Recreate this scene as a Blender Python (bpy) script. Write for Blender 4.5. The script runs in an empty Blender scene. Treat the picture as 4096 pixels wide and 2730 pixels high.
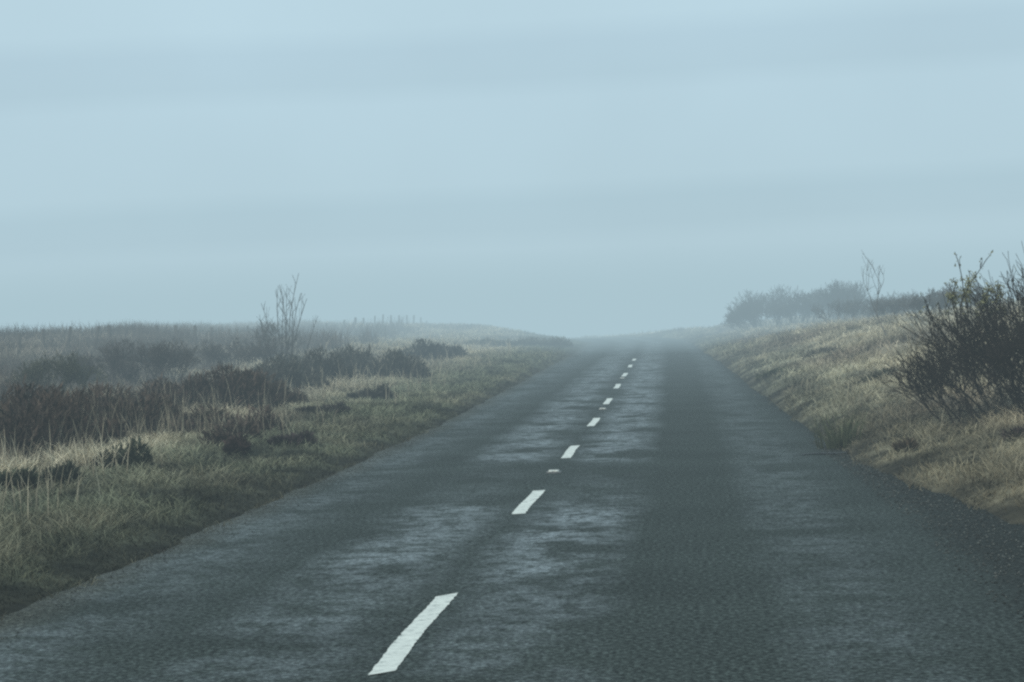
import bpy, math, random
import numpy as np
from mathutils import Vector, Matrix

random.seed(7)
RNG = np.random.default_rng(11)
R = math.radians
S = bpy.context.scene
COL = S.collection

# ------------------------------------------------------------------ noise
def _hash(ix, iy, seed):
    h = (ix.astype(np.int64) * 374761393 + iy.astype(np.int64) * 668265263 + seed * 974634777) & 0xFFFFFFFF
    h = ((h ^ (h >> 13)) * 1274126177) & 0xFFFFFFFF
    h = h ^ (h >> 16)
    return (h & 0xFFFFFF) / float(0xFFFFFF)

def vnoise(x, y, seed=0):
    x = np.asarray(x, float); y = np.asarray(y, float)
    ix = np.floor(x); iy = np.floor(y)
    fx = x - ix; fy = y - iy
    fx = fx * fx * (3 - 2 * fx); fy = fy * fy * (3 - 2 * fy)
    a = _hash(ix, iy, seed); b = _hash(ix + 1, iy, seed)
    c = _hash(ix, iy + 1, seed); d = _hash(ix + 1, iy + 1, seed)
    return (a + (b - a) * fx) * (1 - fy) + (c + (d - c) * fx) * fy     # 0..1

def fbm(x, y, seed=0, octv=3):
    s = 0; a = 0.5; n = 0
    for i in range(octv):
        s = s + a * vnoise(np.asarray(x) * 2 ** i, np.asarray(y) * 2 ** i, seed + i * 17); n += a; a *= 0.5
    return s / n

def sstep(a, b, x):
    t = np.clip((np.asarray(x, float) - a) / (b - a), 0, 1)
    return t * t * (3 - 2 * t)

# ------------------------------------------------------------------ the lie of the land
CAM_H = 1.5
EL, MID = -3.58, -1.32           # road edges and centre line, metres to the side of the camera

def er(y):
    """right edge of the tarmac: the lane narrows up the hill"""
    return 1.66 - 0.0165 * np.clip(np.asarray(y, float) - 14, 0, 72)

def bend(y):
    y = np.asarray(y, float)
    return -1.5e-4 * np.clip(y - 34, 0, 200) ** 2 + 0.05 * sstep(9, 18, y) * (1 - sstep(26, 40, y)) - 0.011 * np.clip(y - 80, 0, 90) ** 2

def drop(y):
    t = np.clip(np.asarray(y, float) - 90, 0, None)
    q = np.minimum(t, 34)
    return 0.00105 * q * q + 2 * 0.00105 * 34 * np.clip(t - 34, 0, None) * 0.8

def climb(y):
    return 0.24 * sstep(24, 62, y) + 0.30 * sstep(58, 98, y)

def road_z(y):
    return climb(y) - drop(y)

def verge_right(y):
    """how far the gritty shoulder runs out beyond the tarmac on the right"""
    return 0.06 + 0.62 * sstep(20.2, 11, y)

def land(x, y, rough=True):
    x = np.asarray(x, float); y = np.asarray(y, float)
    s = x - bend(y)
    base = climb(y)
    dr = drop(y)
    ul = np.clip(EL - s, 0, None)
    ur = np.clip(s - er(y), 0, None)
    # left moor: slow rise, steeper further on
    f = 1 + 1.8 * (np.minimum(y, 105) / 95) ** 2
    zl = 0.024 * np.minimum(ul, 16) * f
    zl = 1.3 * (1 - np.exp(-zl / 1.3)) + 0.52 * sstep(11.0, 16.0, ul) * sstep(100, 70, y) - 0.08 * np.clip(ul - 16, 0, 6) + 0.75 * sstep(0.4, 4.5, ul) * sstep(78, 100, y) - 0.06 * np.clip(ul - 22, 0, 12)
    top = 1.24 - base * 0.9 + dr * 0.28                    # the moor levels off at one height
    zl = np.minimum(zl, top) - 0.12 * np.exp(-np.abs(zl - top) / 0.25)
    zl = np.maximum(zl, 0) + 0.07 * sstep(0.0, 0.35, ul)
    # right bank
    k = 0.15 + 0.20 * sstep(17, 34, y) - 0.19 * sstep(42, 74, y)
    ub = np.clip(ur - verge_right(y), 0, None)
    cr = 1.52
    zr = cr * (1 - np.exp(-k * ub / cr)) + 0.06 * sstep(0.0, 0.3, ub)
    zr = zr * (1 - 0.8 * sstep(86, 104, y))
    wl = 1 - 0.72 * sstep(0.5, 9, ul)
    wr = 1 - 0.45 * sstep(1, 6, ur) * sstep(104, 88, y)
    z = base + np.where(s < EL, zl, 0) + np.where(s > er(y), zr, 0)
    z = z - dr * np.where(s < EL, wl, np.where(s > er(y), wr, 1.0))
    if rough:
        off = np.maximum(sstep(0.1, 1.6, ul), sstep(0.1, 1.6, ub))
        z = z + off * (0.20 * (fbm(x * 0.55, y * 0.45, 3) - 0.5) + 0.26 * (fbm(x * 0.13, y * 0.10, 9) - 0.5) * sstep(2, 8, np.maximum(ul, ur)))
    return z

# ------------------------------------------------------------------ camera
W, H = 1024, 682
FPX = 1905.0
ROLL, PITCH, YAW = R(1.5), R(-0.62), R(5.06)
cam_d = bpy.data.cameras.new('camera')
cam = bpy.data.objects.new('camera', cam_d); COL.objects.link(cam)
cam_d.sensor_width = 36; cam_d.lens = 36 * FPX / W
cam_d.clip_start = 0.1; cam_d.clip_end = 5000
CM = Matrix.Rotation(YAW, 3, 'Z') @ Matrix.Rotation(math.pi / 2 + PITCH, 3, 'X') @ Matrix.Rotation(-ROLL, 3, 'Z')
cam.matrix_world = Matrix.Translation((0, 0, CAM_H)) @ CM.to_4x4()
S.camera = cam

def ground_seen(px, py, far=140.0):
    """the place on the land that the given spot of the photograph shows"""
    d = CM @ Vector(((px - W / 2) / FPX, -(py - H / 2) / FPX, -1.0))
    t = 5.0
    while t < far:
        if CAM_H + d.z * t < float(land(d.x * t, d.y * t)): break
        t += 0.15
    return d.x * t, d.y * t

# ------------------------------------------------------------------ object helpers
def tag(o, label=None, cat=None, group=None, kind=None):
    if label: o['label'] = label
    if cat: o['category'] = cat
    if group: o['group'] = group
    if kind: o['kind'] = kind
    return o

def empty(name, loc=(0, 0, 0), rz=0.0, scale=1.0):
    o = bpy.data.objects.new(name, None); COL.objects.link(o)
    o.location = loc; o.rotation_euler = (0, 0, rz); o.scale = (scale,) * 3
    o.empty_display_size = 0.2
    return o

def mesh_np(name, V, F, mat, parent=None, colors=None, smooth=False):
    """V (n,3); F list of arrays of equal-sized faces"""
    me = bpy.data.meshes.new(name)
    V = np.asarray(V, np.float32)
    F = [np.asarray(f, np.int32) for f in F if len(f)]
    me.vertices.add(len(V)); me.vertices.foreach_set('co', V.ravel())
    loops = np.concatenate([f.ravel() for f in F])
    sizes = np.concatenate([np.full(len(f), f.shape[1], np.int32) for f in F])
    starts = np.concatenate([[0], np.cumsum(sizes)[:-1]]).astype(np.int32)
    me.loops.add(len(loops)); me.loops.foreach_set('vertex_index', loops)
    me.polygons.add(len(sizes)); me.polygons.foreach_set('loop_start', starts)
    try: me.polygons.foreach_set('loop_total', sizes)
    except Exception: pass
    if smooth: me.polygons.foreach_set('use_smooth', np.ones(len(sizes), bool))
    me.update(calc_edges=True)
    if colors is not None:
        ca = me.color_attributes.new('tint', 'FLOAT_COLOR', 'POINT')
        c = np.ones((len(V), 4), np.float32); c[:, :3] = colors
        ca.data.foreach_set('color', c.ravel())
    me.materials.append(mat)
    o = bpy.data.objects.new(name, me); COL.objects.link(o)
    if parent is not None: o.parent = parent
    return o

# ------------------------------------------------------------------ materials
def new_mat(name):
    m = bpy.data.materials.new(name); m.use_nodes = True
    nt = m.node_tree
    b = nt.nodes['Principled BSDF']
    return m, nt, b

def N(nt, typ, **kw):
    n = nt.nodes.new(typ)
    for k, v in kw.items():
        if k.startswith('i_'):
            n.inputs[k[2:].replace('_', ' ')].default_value = v
        else: setattr(n, k, v)
    return n

def L(nt, a, b): nt.links.new(a, b)

def ramp(nt, src, stops):
    r = N(nt, 'ShaderNodeValToRGB')
    e = r.color_ramp.elements
    while len(e) < len(stops): e.new(0.5)
    for el, (p, c) in zip(e, stops):
        el.position = p
        el.color = (c, c, c, 1) if isinstance(c, (int, float)) else (*c, 1)
    if src is not None: L(nt, src, r.inputs[0])
    return r

def math_n(nt, op, a, b=None, clamp=False):
    n = N(nt, 'ShaderNodeMath', operation=op, use_clamp=clamp)
    for i, v in enumerate((a, b)):
        if v is None: continue
        if isinstance(v, (int, float)): n.inputs[i].default_value = v
        else: L(nt, v, n.inputs[i])
    return n.outputs[0]

def tinted(name, rough=0.9, spec=0.15, gain=1.0, trans=0.0):
    m, nt, b = new_mat(name)
    a = N(nt, 'ShaderNodeAttribute', attribute_name='tint')
    no = N(nt, 'ShaderNodeTexNoise', i_Scale=9.0, i_Detail=3.0)
    r = ramp(nt, no.outputs['Fac'], [(0.3, 0.72), (0.7, 1.2)])
    mx = N(nt, 'ShaderNodeMix', data_type='RGBA', blend_type='MULTIPLY')
    mx.inputs[0].default_value = 1
    L(nt, a.outputs['Color'], mx.inputs[6]); L(nt, r.outputs[0], mx.inputs[7])
    L(nt, mx.outputs[2], b.inputs['Base Color'])
    b.inputs['Roughness'].default_value = rough
    b.inputs['Specular IOR Level'].default_value = spec
    return m

M_GRASS = tinted('dry_grass')
M_HEATH = tinted('heather_sprigs')
M_TWIG = tinted('twigs')
M_LEAF = tinted('small_leaves', 0.7)
M_WOOD = tinted('weathered_wood')

def mat_ground():
    m, nt, b = new_mat('moor_soil')
    a = N(nt, 'ShaderNodeAttribute', attribute_name='tint')
    geo = N(nt, 'ShaderNodeNewGeometry')
    n1 = N(nt, 'ShaderNodeTexNoise', i_Scale=7.0, i_Detail=6.0)
    L(nt, geo.outputs['Position'], n1.inputs['Vector'])
    r = ramp(nt, n1.outputs['Fac'], [(0.3, 0.45), (0.7, 1.25)])
    mx = N(nt, 'ShaderNodeMix', data_type='RGBA', blend_type='MULTIPLY'); mx.inputs[0].default_value = 1
    L(nt, a.outputs['Color'], mx.inputs[6]); L(nt, r.outputs[0], mx.inputs[7])
    L(nt, mx.outputs[2], b.inputs['Base Color'])
    b.inputs['Roughness'].default_value = 1; b.inputs['Specular IOR Level'].default_value = 0.1
    bp = N(nt, 'ShaderNodeBump', i_Strength=0.6, i_Distance=0.05)
    L(nt, n1.outputs['Fac'], bp.inputs['Height']); L(nt, bp.outputs[0], b.inputs['Normal'])
    return m

def mat_road():
    m, nt, b = new_mat('wet_asphalt')
    uv = N(nt, 'ShaderNodeUVMap', uv_map='lane')
    sep = N(nt, 'ShaderNodeSeparateXYZ'); L(nt, uv.outputs[0], sep.inputs[0])
    s, y = sep.outputs[0], sep.outputs[1]
    # wobble
    w = N(nt, 'ShaderNodeTexNoise', i_Scale=0.55, i_Detail=3.0); L(nt, uv.outputs[0], w.inputs['Vector'])
    wob = math_n(nt, 'SUBTRACT', w.outputs['Fac'], 0.5)
    s2 = math_n(nt, 'ADD', s, math_n(nt, 'MULTIPLY', wob, 0.35))
    y2 = math_n(nt, 'ADD', y, math_n(nt, 'MULTIPLY', wob, 1.6))
    # bands along the lanes: where the surface is worn smooth and holds a film of water (s from -4 to 2)
    sn = math_n(nt, 'DIVIDE', math_n(nt, 'ADD', s2, 4.0), 6.0)
    def P(v): return (v + 4) / 6
    crown = ramp(nt, sn, [(P(-2.5), 0.0), (P(-2.15), 0.75), (P(-1.75), 0.9), (P(-1.52), 0.35), (P(-1.36), 0.05), (P(-1.2), 0.45), (P(-1.0), 1.0), (P(-0.62), 0.85), (P(-0.3), 0.0)])
    edges = ramp(nt, sn, [(P(-3.72), 0.15), (P(-3.5), 0.45), (P(-3.15), 0.7), (P(-2.85), 0.3), (P(-2.45), 0.0), (P(0.35), 0.0), (P(0.6), 0.4), (P(0.95), 0.5), (P(1.15), 0.2), (P(1.5), 0.05)])
    # stretches along the road (y 0..64)
    yn = math_n(nt, 'DIVIDE', y2, 64.0)
    env = ramp(nt, yn, [(0.0, .35), (8.6 / 64, .5), (10.0 / 64, .55), (10.5 / 64, .4), (11.2 / 64, .95), (14.9 / 64, 1.0), (15.9 / 64, .25), (19.6 / 64, .12), (20.4 / 64, 1.0), (30 / 64, 1.0), (52 / 64, .95), (1.0, .65)])
    # broken patches: soft noise, slightly longer across the lane than along
    mp = N(nt, 'ShaderNodeMapping'); mp.inputs['Scale'].default_value = (1.0, 1.0, 1.0)
    mp2 = N(nt, 'ShaderNodeMapping'); mp2.inputs['Scale'].default_value = (0.95, 0.85, 1.0); L(nt, uv.outputs[0], mp2.inputs[0])
    L(nt, uv.outputs[0], mp.inputs[0])
    pn = N(nt, 'ShaderNodeTexNoise', i_Scale=1.1, i_Detail=5.0, i_Roughness=0.62); L(nt, mp2.outputs[0], pn.inputs['Vector'])
    pr = ramp(nt, pn.outputs['Fac'], [(0.40, 0.06), (0.50, 0.8), (0.60, 1.0)])
    fn = N(nt, 'ShaderNodeTexNoise', i_Scale=6.0, i_Detail=4.0, i_Roughness=0.7); L(nt, mp.outputs[0], fn.inputs['Vector'])
    fr = ramp(nt, fn.outputs['Fac'], [(0.40, 0.12), (0.56, 1.0)])
    c1 = math_n(nt, 'MULTIPLY', crown.outputs[0], env.outputs[0])
    c2 = math_n(nt, 'MULTIPLY', edges.outputs[0], 0.58)
    wet = math_n(nt, 'MULTIPLY', math_n(nt, 'MAXIMUM', c1, c2), math_n(nt, 'MULTIPLY', pr.outputs[0], fr.outputs[0]), True)
    # aggregate
    ag = N(nt, 'ShaderNodeTexNoise', i_Scale=34.0, i_Detail=3.0, i_Roughness=0.75); L(nt, mp.outputs[0], ag.inputs['Vector'])
    agr = ramp(nt, ag.outputs['Fac'], [(0.33, 0.18), (0.5, 0.88), (0.67, 2.5)])
    big = N(nt, 'ShaderNodeTexNoise', i_Scale=0.8, i_Detail=4.0); L(nt, mp.outputs[0], big.inputs['Vector'])
    bgr = ramp(nt, big.outputs['Fac'], [(0.3, 0.85), (0.7, 1.15)])
    tone = math_n(nt, 'MULTIPLY', agr.outputs[0], bgr.outputs[0])
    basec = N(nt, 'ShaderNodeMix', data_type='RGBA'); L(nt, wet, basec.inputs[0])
    basec.inputs[6].default_value = (0.043, 0.052, 0.047, 1); basec.inputs[7].default_value = (0.15, 0.17, 0.175, 1)  # wet patches: sheen of the sky painted in as a paler base colour
    # brown grit by the left margin
    mg = ramp(nt, sn, [(0.0, 1.0), (P(-3.6), 0.9), (P(-3.25), 0.0), (P(1.5), 0.0), (P(1.66), 0.0)])
    gb = N(nt, 'ShaderNodeMix', data_type='RGBA'); L(nt, math_n(nt, 'MULTIPLY', mg.outputs[0], 0.55), gb.inputs[0])
    L(nt, basec.outputs[2], gb.inputs[6]); gb.inputs[7].default_value = (0.085, 0.078, 0.058, 1)
    # the broken right-hand edge: dark grit creeping in over the tarmac
    uv2 = N(nt, 'ShaderNodeUVMap', uv_map='margin'); sp2 = N(nt, 'ShaderNodeSeparateXYZ'); L(nt, uv2.outputs[0], sp2.inputs[0])
    gn = N(nt, 'ShaderNodeTexNoise', i_Scale=3.2, i_Detail=7.0, i_Roughness=0.72); L(nt, uv.outputs[0], gn.inputs['Vector'])
    gx = math_n(nt, 'ADD', sp2.outputs[0], math_n(nt, 'MULTIPLY', math_n(nt, 'SUBTRACT', gn.outputs['Fac'], 0.5), 0.75))
    grit = ramp(nt, math_n(nt, 'ADD', gx, 0.5), [(0.30, 0.0), (0.46, 0.30), (0.60, 0.85), (0.8, 1.0)])
    gc = N(nt, 'ShaderNodeMix', data_type='RGBA'); L(nt, grit.outputs[0], gc.inputs[0]); L(nt, gb.outputs[2], gc.inputs[6]); gc.inputs[7].default_value = (0.026, 0.029, 0.026, 1)
    gb = gc
    wet = math_n(nt, 'MULTIPLY', wet, math_n(nt, 'SUBTRACT', 1.0, grit.outputs[0]), True)
    mul = N(nt, 'ShaderNodeMix', data_type='RGBA', blend_type='MULTIPLY'); mul.inputs[0].default_value = 1
    L(nt, gb.outputs[2], mul.inputs[6]); L(nt, tone, mul.inputs[7])
    L(nt, mul.outputs[2], b.inputs['Base Color'])
    rr = N(nt, 'ShaderNodeMapRange'); L(nt, wet, rr.inputs[0]); rr.inputs[3].default_value = 0.85; rr.inputs[4].default_value = 0.42
    L(nt, rr.outputs[0], b.inputs['Roughness'])
    sp = N(nt, 'ShaderNodeMapRange'); L(nt, wet, sp.inputs[0]); sp.inputs[3].default_value = 0.05; sp.inputs[4].default_value = 0.5
    L(nt, sp.outputs[0], b.inputs['Specular IOR Level'])
    bp = N(nt, 'ShaderNodeBump', i_Strength=0.5, i_Distance=0.006)
    L(nt, ag.outputs['Fac'], bp.inputs['Height']); L(nt, bp.outputs[0], b.inputs['Normal'])
    return m

def mat_paint():
    m, nt, b = new_mat('road_paint')
    geo = N(nt, 'ShaderNodeNewGeometry')
    n1 = N(nt, 'ShaderNodeTexNoise', i_Scale=14.0, i_Detail=6.0, i_Roughness=0.7); L(nt, geo.outputs['Position'], n1.inputs['Vector'])
    r = ramp(nt, n1.outputs['Fac'], [(0.30, (0.16, 0.17, 0.16)), (0.385, (0.50, 0.51, 0.46)), (0.47, (0.72, 0.72, 0.65)), (0.7, (0.88, 0.88, 0.78))])
    L(nt, r.outputs[0], b.inputs['Base Color']); b.inputs['Roughness'].default_value = 0.7
    return m

def mat_plain(name, c, rough=0.8, spec=0.3, scale=25.0, lo=0.7, hi=1.25):
    m, nt, b = new_mat(name)
    no = N(nt, 'ShaderNodeTexNoise', i_Scale=scale, i_Detail=4.0)
    r = ramp(nt, no.outputs['Fac'], [(0.3, tuple(v * lo for v in c)), (0.7, tuple(v * hi for v in c))])
    L(nt, r.outputs[0], b.inputs['Base Color'])
    b.inputs['Roughness'].default_value = rough; b.inputs['Specular IOR Level'].default_value = spec
    return m

# ------------------------------------------------------------------ ground sheet
def pick(c0, c1, t): return np.asarray(c0) * (1 - t[..., None]) + np.asarray(c1) * t[..., None]

STRAW = (0.49, 0.42, 0.29); PALE = (0.64, 0.56, 0.40); BROWN = (0.21, 0.16, 0.118); GREEN = (0.13, 0.155, 0.09); DARK = (0.07, 0.06, 0.05); OCHRE = (0.27, 0.20, 0.115)

def tint_at(x, y):
    """what colour the dead growth is at a place"""
    s = x - bend(y)
    ul = EL - s; ur = s - er(y)
    n1 = fbm(x * 0.35, y * 0.22, 31); n2 = fbm(x * 1.1, y * 0.8, 41); n3 = fbm(x * 0.16, y * 0.10, 51)
    c = pick(STRAW, PALE, sstep(0.45, 0.7, n2))
    c = pick(c, BROWN, 0.75 * sstep(0.48, 0.66, n1))
    c = pick(c, DARK, 0.55 * sstep(0.50, 0.62, 0.55 * n3 + 0.45 * n2) * sstep(1.6, 3.2, ul))
    g = np.where(s < EL, (1 - sstep(1.2, 3.4, ul + 1.2 * (n1 - 0.5))) * 1.0, (1 - sstep(0.6, 2.2, ur + 1.2 * (n1 - 0.5))) * 0.55)
    c = pick(c, GREEN, np.clip(g * (0.25 + 1.0 * n2), 0, 0.8))
    och = (s > er(y)) * sstep(30, 12, y) * (0.25 + 0.6 * n2)
    c = pick(c, OCHRE, och)
    # the long brown growth by the fence and up to the skyline
    c = pick(c, (0.25, 0.20, 0.155), 0.7 * (s < EL) * sstep(8.5, 11.5, ul + 4 * (n1 - 0.5)))
    # clumps of light and dark, a hand or two across
    m = fbm(x * 3.1, y * 2.2, 77); m2 = fbm(x * 1.3, y * 0.9, 79)
    c = c * (0.38 + 1.2 * sstep(0.28, 0.70, m) )[..., None] * (0.75 + 0.5 * m2)[..., None]
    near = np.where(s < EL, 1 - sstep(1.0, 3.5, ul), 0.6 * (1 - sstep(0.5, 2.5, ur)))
    c = c * (1 - (0.24 + 0.26 * (s < EL) * sstep(22, 10, y)) * near)[..., None]  # verge tone; left side darker close by, thinner fog and vignette painted in
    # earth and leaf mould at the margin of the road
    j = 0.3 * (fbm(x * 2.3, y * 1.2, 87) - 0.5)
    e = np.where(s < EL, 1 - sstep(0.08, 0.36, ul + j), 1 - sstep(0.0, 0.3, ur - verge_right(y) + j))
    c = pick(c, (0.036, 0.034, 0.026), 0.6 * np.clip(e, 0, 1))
    return c

def build_ground():
    def axis(near, far, step, grow):
        a = [0.0]; st = step
        while a[-1] < far:
            if a[-1] > near: st *= grow
            a.append(a[-1] + st)
        return np.array(a)
    xr = axis(9, 420, 0.2, 1.05); xl = axis(24, 420, 0.24, 1.05)
    xs = np.concatenate([-xl[::-1][:-1], xr])
    ys = np.concatenate([-axis(4, 30, 0.5, 1.2)[::-1][:-1], axis(60, 700, 0.24, 1.018)])
    X, Y = np.meshgrid(xs, ys)
    Z = land(X, Y)
    s = X - bend(Y)
    on = (s > EL - 0.02) & (s < er(Y) + verge_right(Y) * 0.9)
    Z = np.where(on, Z - 0.05, Z) - 0.01
    # beyond the mist the country sinks into the valley
    Z = Z - 0.022 * np.clip(Y - 130, 0, None) - 0.03 * np.clip(np.abs(X) - 60, 0, None)
    nx, ny = len(xs), len(ys)
    V = np.stack([X.ravel(), Y.ravel(), Z.ravel()], 1)
    i = np.arange(ny - 1)[:, None] * nx + np.arange(nx - 1)[None, :]
    F = np.stack([i, i + 1, i + 1 + nx, i + nx], -1).reshape(-1, 4)
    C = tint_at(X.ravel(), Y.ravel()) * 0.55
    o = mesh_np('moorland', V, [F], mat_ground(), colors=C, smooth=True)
    tag(o, kind='structure')

def strip(name, sL, sR, y0, y1, dy, mat, lift, cols=14, kind='structure'):
    """a ribbon along the road between two side offsets (functions of y)"""
    ys = np.arange(y0, y1 + dy, dy)
    t = np.linspace(0, 1, cols)
    Y = np.repeat(ys[:, None], cols, 1)
    a = sL(ys)[:, None]; b = sR(ys)[:, None]
    Sx = a + (b - a) * t[None, :]
    X = Sx + bend(Y)
    Z = road_z(Y) + lift
    V = np.stack([X.ravel(), Y.ravel(), Z.ravel()], 1)
    i = np.arange(len(ys) - 1)[:, None] * cols + np.arange(cols - 1)[None, :]
    F = np.stack([i, i + 1, i + 1 + cols, i + cols], -1).reshape(-1, 4)
    o = mesh_np(name, V, [F], mat, smooth=True)
    uv = o.data.uv_layers.new(name='lane')
    lv = np.empty(len(o.data.loops), np.int32); o.data.loops.foreach_get('vertex_index', lv)
    u = np.stack([Sx.ravel()[lv], Y.ravel()[lv]], 1).astype(np.float32)
    uv.data.foreach_set('uv', u.ravel())
    if kind: tag(o, kind=kind)
    return o

def build_road():
    right = lambda y: er(y) + verge_right(y) + 0.10 + 0.10 * (fbm(y * 2.6, y * 0 + 9, 6, 4) - 0.5)
    o = strip('road', lambda y: EL + 0.16 * (fbm(y * 1.7, y * 0 + 3, 5, 4) - 0.5), right, -12, 320, 0.12, mat_road(), 0.0, 16)
    # how far each point lies from the right-hand edge of the tarmac
    n = len(o.data.loops); u = np.empty(n * 2, np.float32)
    o.data.uv_layers['lane'].data.foreach_get('uv', u); u = u.reshape(-1, 2)
    m = np.stack([u[:, 0] - er(u[:, 1]), verge_right(u[:, 1])], 1).astype(np.float32)
    o.data.uv_layers.new(name='margin').data.foreach_set('uv', m.ravel())
    # loose stones swept to the edges
    P = []
    for k in range(5200):
        y = 5.5 + 17 * RNG.random() ** 1.25
        t = RNG.random()
        sx = float(er(y)) - 0.12 + (float(verge_right(y)) + 0.25) * t ** 0.8
        P.append((sx + float(bend(y)), y, RNG.uniform(.004, .011) * (1.5 if RNG.random() < .06 else 1)))
    for k in range(1500):
        y = 7 + 20 * RNG.random(); P.append((EL + 0.02 + 0.14 * abs(RNG.normal()) + float(bend(y)), y, RNG.uniform(.003, .008)))
    P = np.array(P); n = len(P)
    oc = np.array([(1, 0, 0), (0, 1, 0), (-1, 0, 0), (0, -1, 0), (0, 0, .8), (0, 0, -.5)], float)
    V = oc[None] * (P[:, 2] * 1.0)[:, None, None] * RNG.uniform(.6, 1.35, (n, 6, 3))
    a = RNG.uniform(0, 6.28, n); ca, sa = np.cos(a), np.sin(a)
    X = V[..., 0] * ca[:, None] - V[..., 1] * sa[:, None]; Y = V[..., 0] * sa[:, None] + V[..., 1] * ca[:, None]
    V = np.stack([X + P[:, 0:1], Y + P[:, 1:2], V[..., 2] + (road_z(P[:, 1]) + P[:, 2] * .35)[:, None]], -1).reshape(-1, 3)
    tf = np.array([(0, 1, 4), (1, 2, 4), (2, 3, 4), (3, 0, 4), (1, 0, 5), (2, 1, 5), (3, 2, 5), (0, 3, 5)])
    F = (np.arange(n) * 6)[:, None, None] + tf[None]
    C = np.repeat(np.array([[.075, .078, .070]]) * RNG.uniform(.35, 1.9, (n, 1)), 6, 0)
    g = mesh_np('loose_gravel', V, [F.reshape(-1, 3)], M_WOOD, colors=C)
    tag(g, 'loose wet chippings swept to the edges of the road', 'gravel', kind='stuff')
    # a dark cut draining the shoulder
    mud = mat_plain('wet_mud', (0.016, 0.014, 0.011), 0.6, 0.3)
    n = 40; V = []; F = []
    for i in range(n + 1):
        t = i / n; x = 1.22 + 0.78 * t
        yy = 20.25 + 0.35 * t + 0.05 * math.sin(t * 9)
        wd = (0.05 + 0.16 * t) * (0.7 + 0.5 * random.random())
        z = float(road_z(yy)) + 0.010
        V += [(x, yy - wd, z), (x, yy + wd, z)]
    for i in range(n): F.append((2 * i, 2 * i + 2, 2 * i + 3, 2 * i + 1))
    o = mesh_np('drainage_cut', V, [F], mud); tag(o, kind='structure')

# ------------------------------------------------------------------ centre line and studs
PAINT = mat_paint()
DASH_LABELS = [
    'nearest and longest white centre dash, cracked paint, at the bottom of the picture',
    'second white centre dash from the bottom, just before the first reflective stud',
    'third white centre dash from the bottom, just beyond the first reflective stud',
    'fourth white centre dash, just before the second reflective stud',
    'fifth white centre dash, just beyond the second reflective stud',
    'sixth white centre dash, just before the third, faint stud',
    'seventh white centre dash, just beyond the third, faint stud',
    'eighth, small pale centre dash, last bright one before the mist',
    'farthest faint centre dash fading into the mist below the crest',
]
def build_line():
    for k, lab in enumerate(DASH_LABELS):
        y0 = (8.07, 14.65, 20.45, 26.4, 32.4, 38.3, 44.2, 50.1, 56.0)[k]; y1 = y0 + (2.3 if k == 0 else 2.0)
        n = 60; V = []; F = []
        ph = random.random() * 9
        for i in range(n + 1):
            t = i / n
            e = 0.007 * (random.random() - 0.5)
            e2 = 0.007 * (random.random() - 0.5)
            ya = y0 + (y1 - y0) * t
            skew = 0.07 if k == 0 else 0.03
            for sd, ee in ((-0.052, e), (0.052, e2)):
                x = MID + sd + ee + 0.006 * math.sin(ya * 3 + ph)
                yy = ya + skew * (sd / 0.052) * (1 if t > 0.5 else 0.7) + (0.02 * (random.random() - 0.5) if i in (0, n) else 0)
                V.append((x + float(bend(yy)), yy, float(road_z(yy)) + 0.004))
        for i in range(n): F.append((2 * i, 2 * i + 1, 2 * i + 3, 2 * i + 2))
        cx = np.array(V).mean(0)
        o = mesh_np('centre_line_dash', np.array(V) - cx, [F], PAINT); o.location = cx
        tag(o, lab, 'road marking', 'white dashes of the centre line')

def box_np(x0, x1, y0, y1, z0, z1, taper=0.0):
    a = taper
    V = [(x0, y0, z0), (x1, y0, z0), (x1, y1, z0), (x0, y1, z0), (x0 + a, y0 + a, z1), (x1 - a, y0 + a, z1), (x1 - a, y1 - a, z1), (x0 + a, y1 - a, z1)]
    F = [(0, 3, 2, 1), (4, 5, 6, 7), (0, 1, 5, 4), (1, 2, 6, 5), (2, 3, 7, 6), (3, 0, 4, 7)]
    return V, F

def build_studs():
    body = mat_plain('stud_rubber', (0.55, 0.55, 0.50), 0.7, 0.3, 40)
    iron = mat_plain('stud_iron', (0.12, 0.12, 0.115), 0.6, 0.4, 40)
    glass = mat_plain('stud_reflector', (0.82, 0.82, 0.74), 0.25, 0.6, 60, 0.9, 1.05)
    labs = ['nearest reflective road stud, pale block between the second and third dashes',
            'second reflective road stud, between the fourth and fifth dashes',
            'third reflective road stud, faint, between the sixth and seventh dashes']
    proto = None
    for k, lab in enumerate(labs):
        y = 18.6 + 12.2 * k
        loc = (MID + float(bend(y)), y, float(road_z(y)))
        if proto is None:
            root = empty('road_stud', loc)
            V, F = box_np(-0.075, 0.075, -0.09, 0.09, -0.004, 0.009, 0.006); mesh_np('casting', V, [F], iron, root)
            V, F = box_np(-0.055, 0.055, -0.05, 0.05, 0.009, 0.026, 0.008); mesh_np('rubber_insert', V, [F], body, root)
            for sx in (-1, 1):
                a, b_ = sorted((sx * 0.008, sx * 0.046))
                V, F = box_np(a, b_, -0.054, -0.0425, 0.0105, 0.0245, 0.002); mesh_np('reflector', V, [F], glass, root)
            proto = root
        else:
            root = proto.copy(); COL.objects.link(root); root.location = loc
            for ch in list(proto.children):
                c = ch.copy(); COL.objects.link(c); c.parent = root
        tag(root, lab, 'road stud', 'reflective studs along the centre line')

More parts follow.
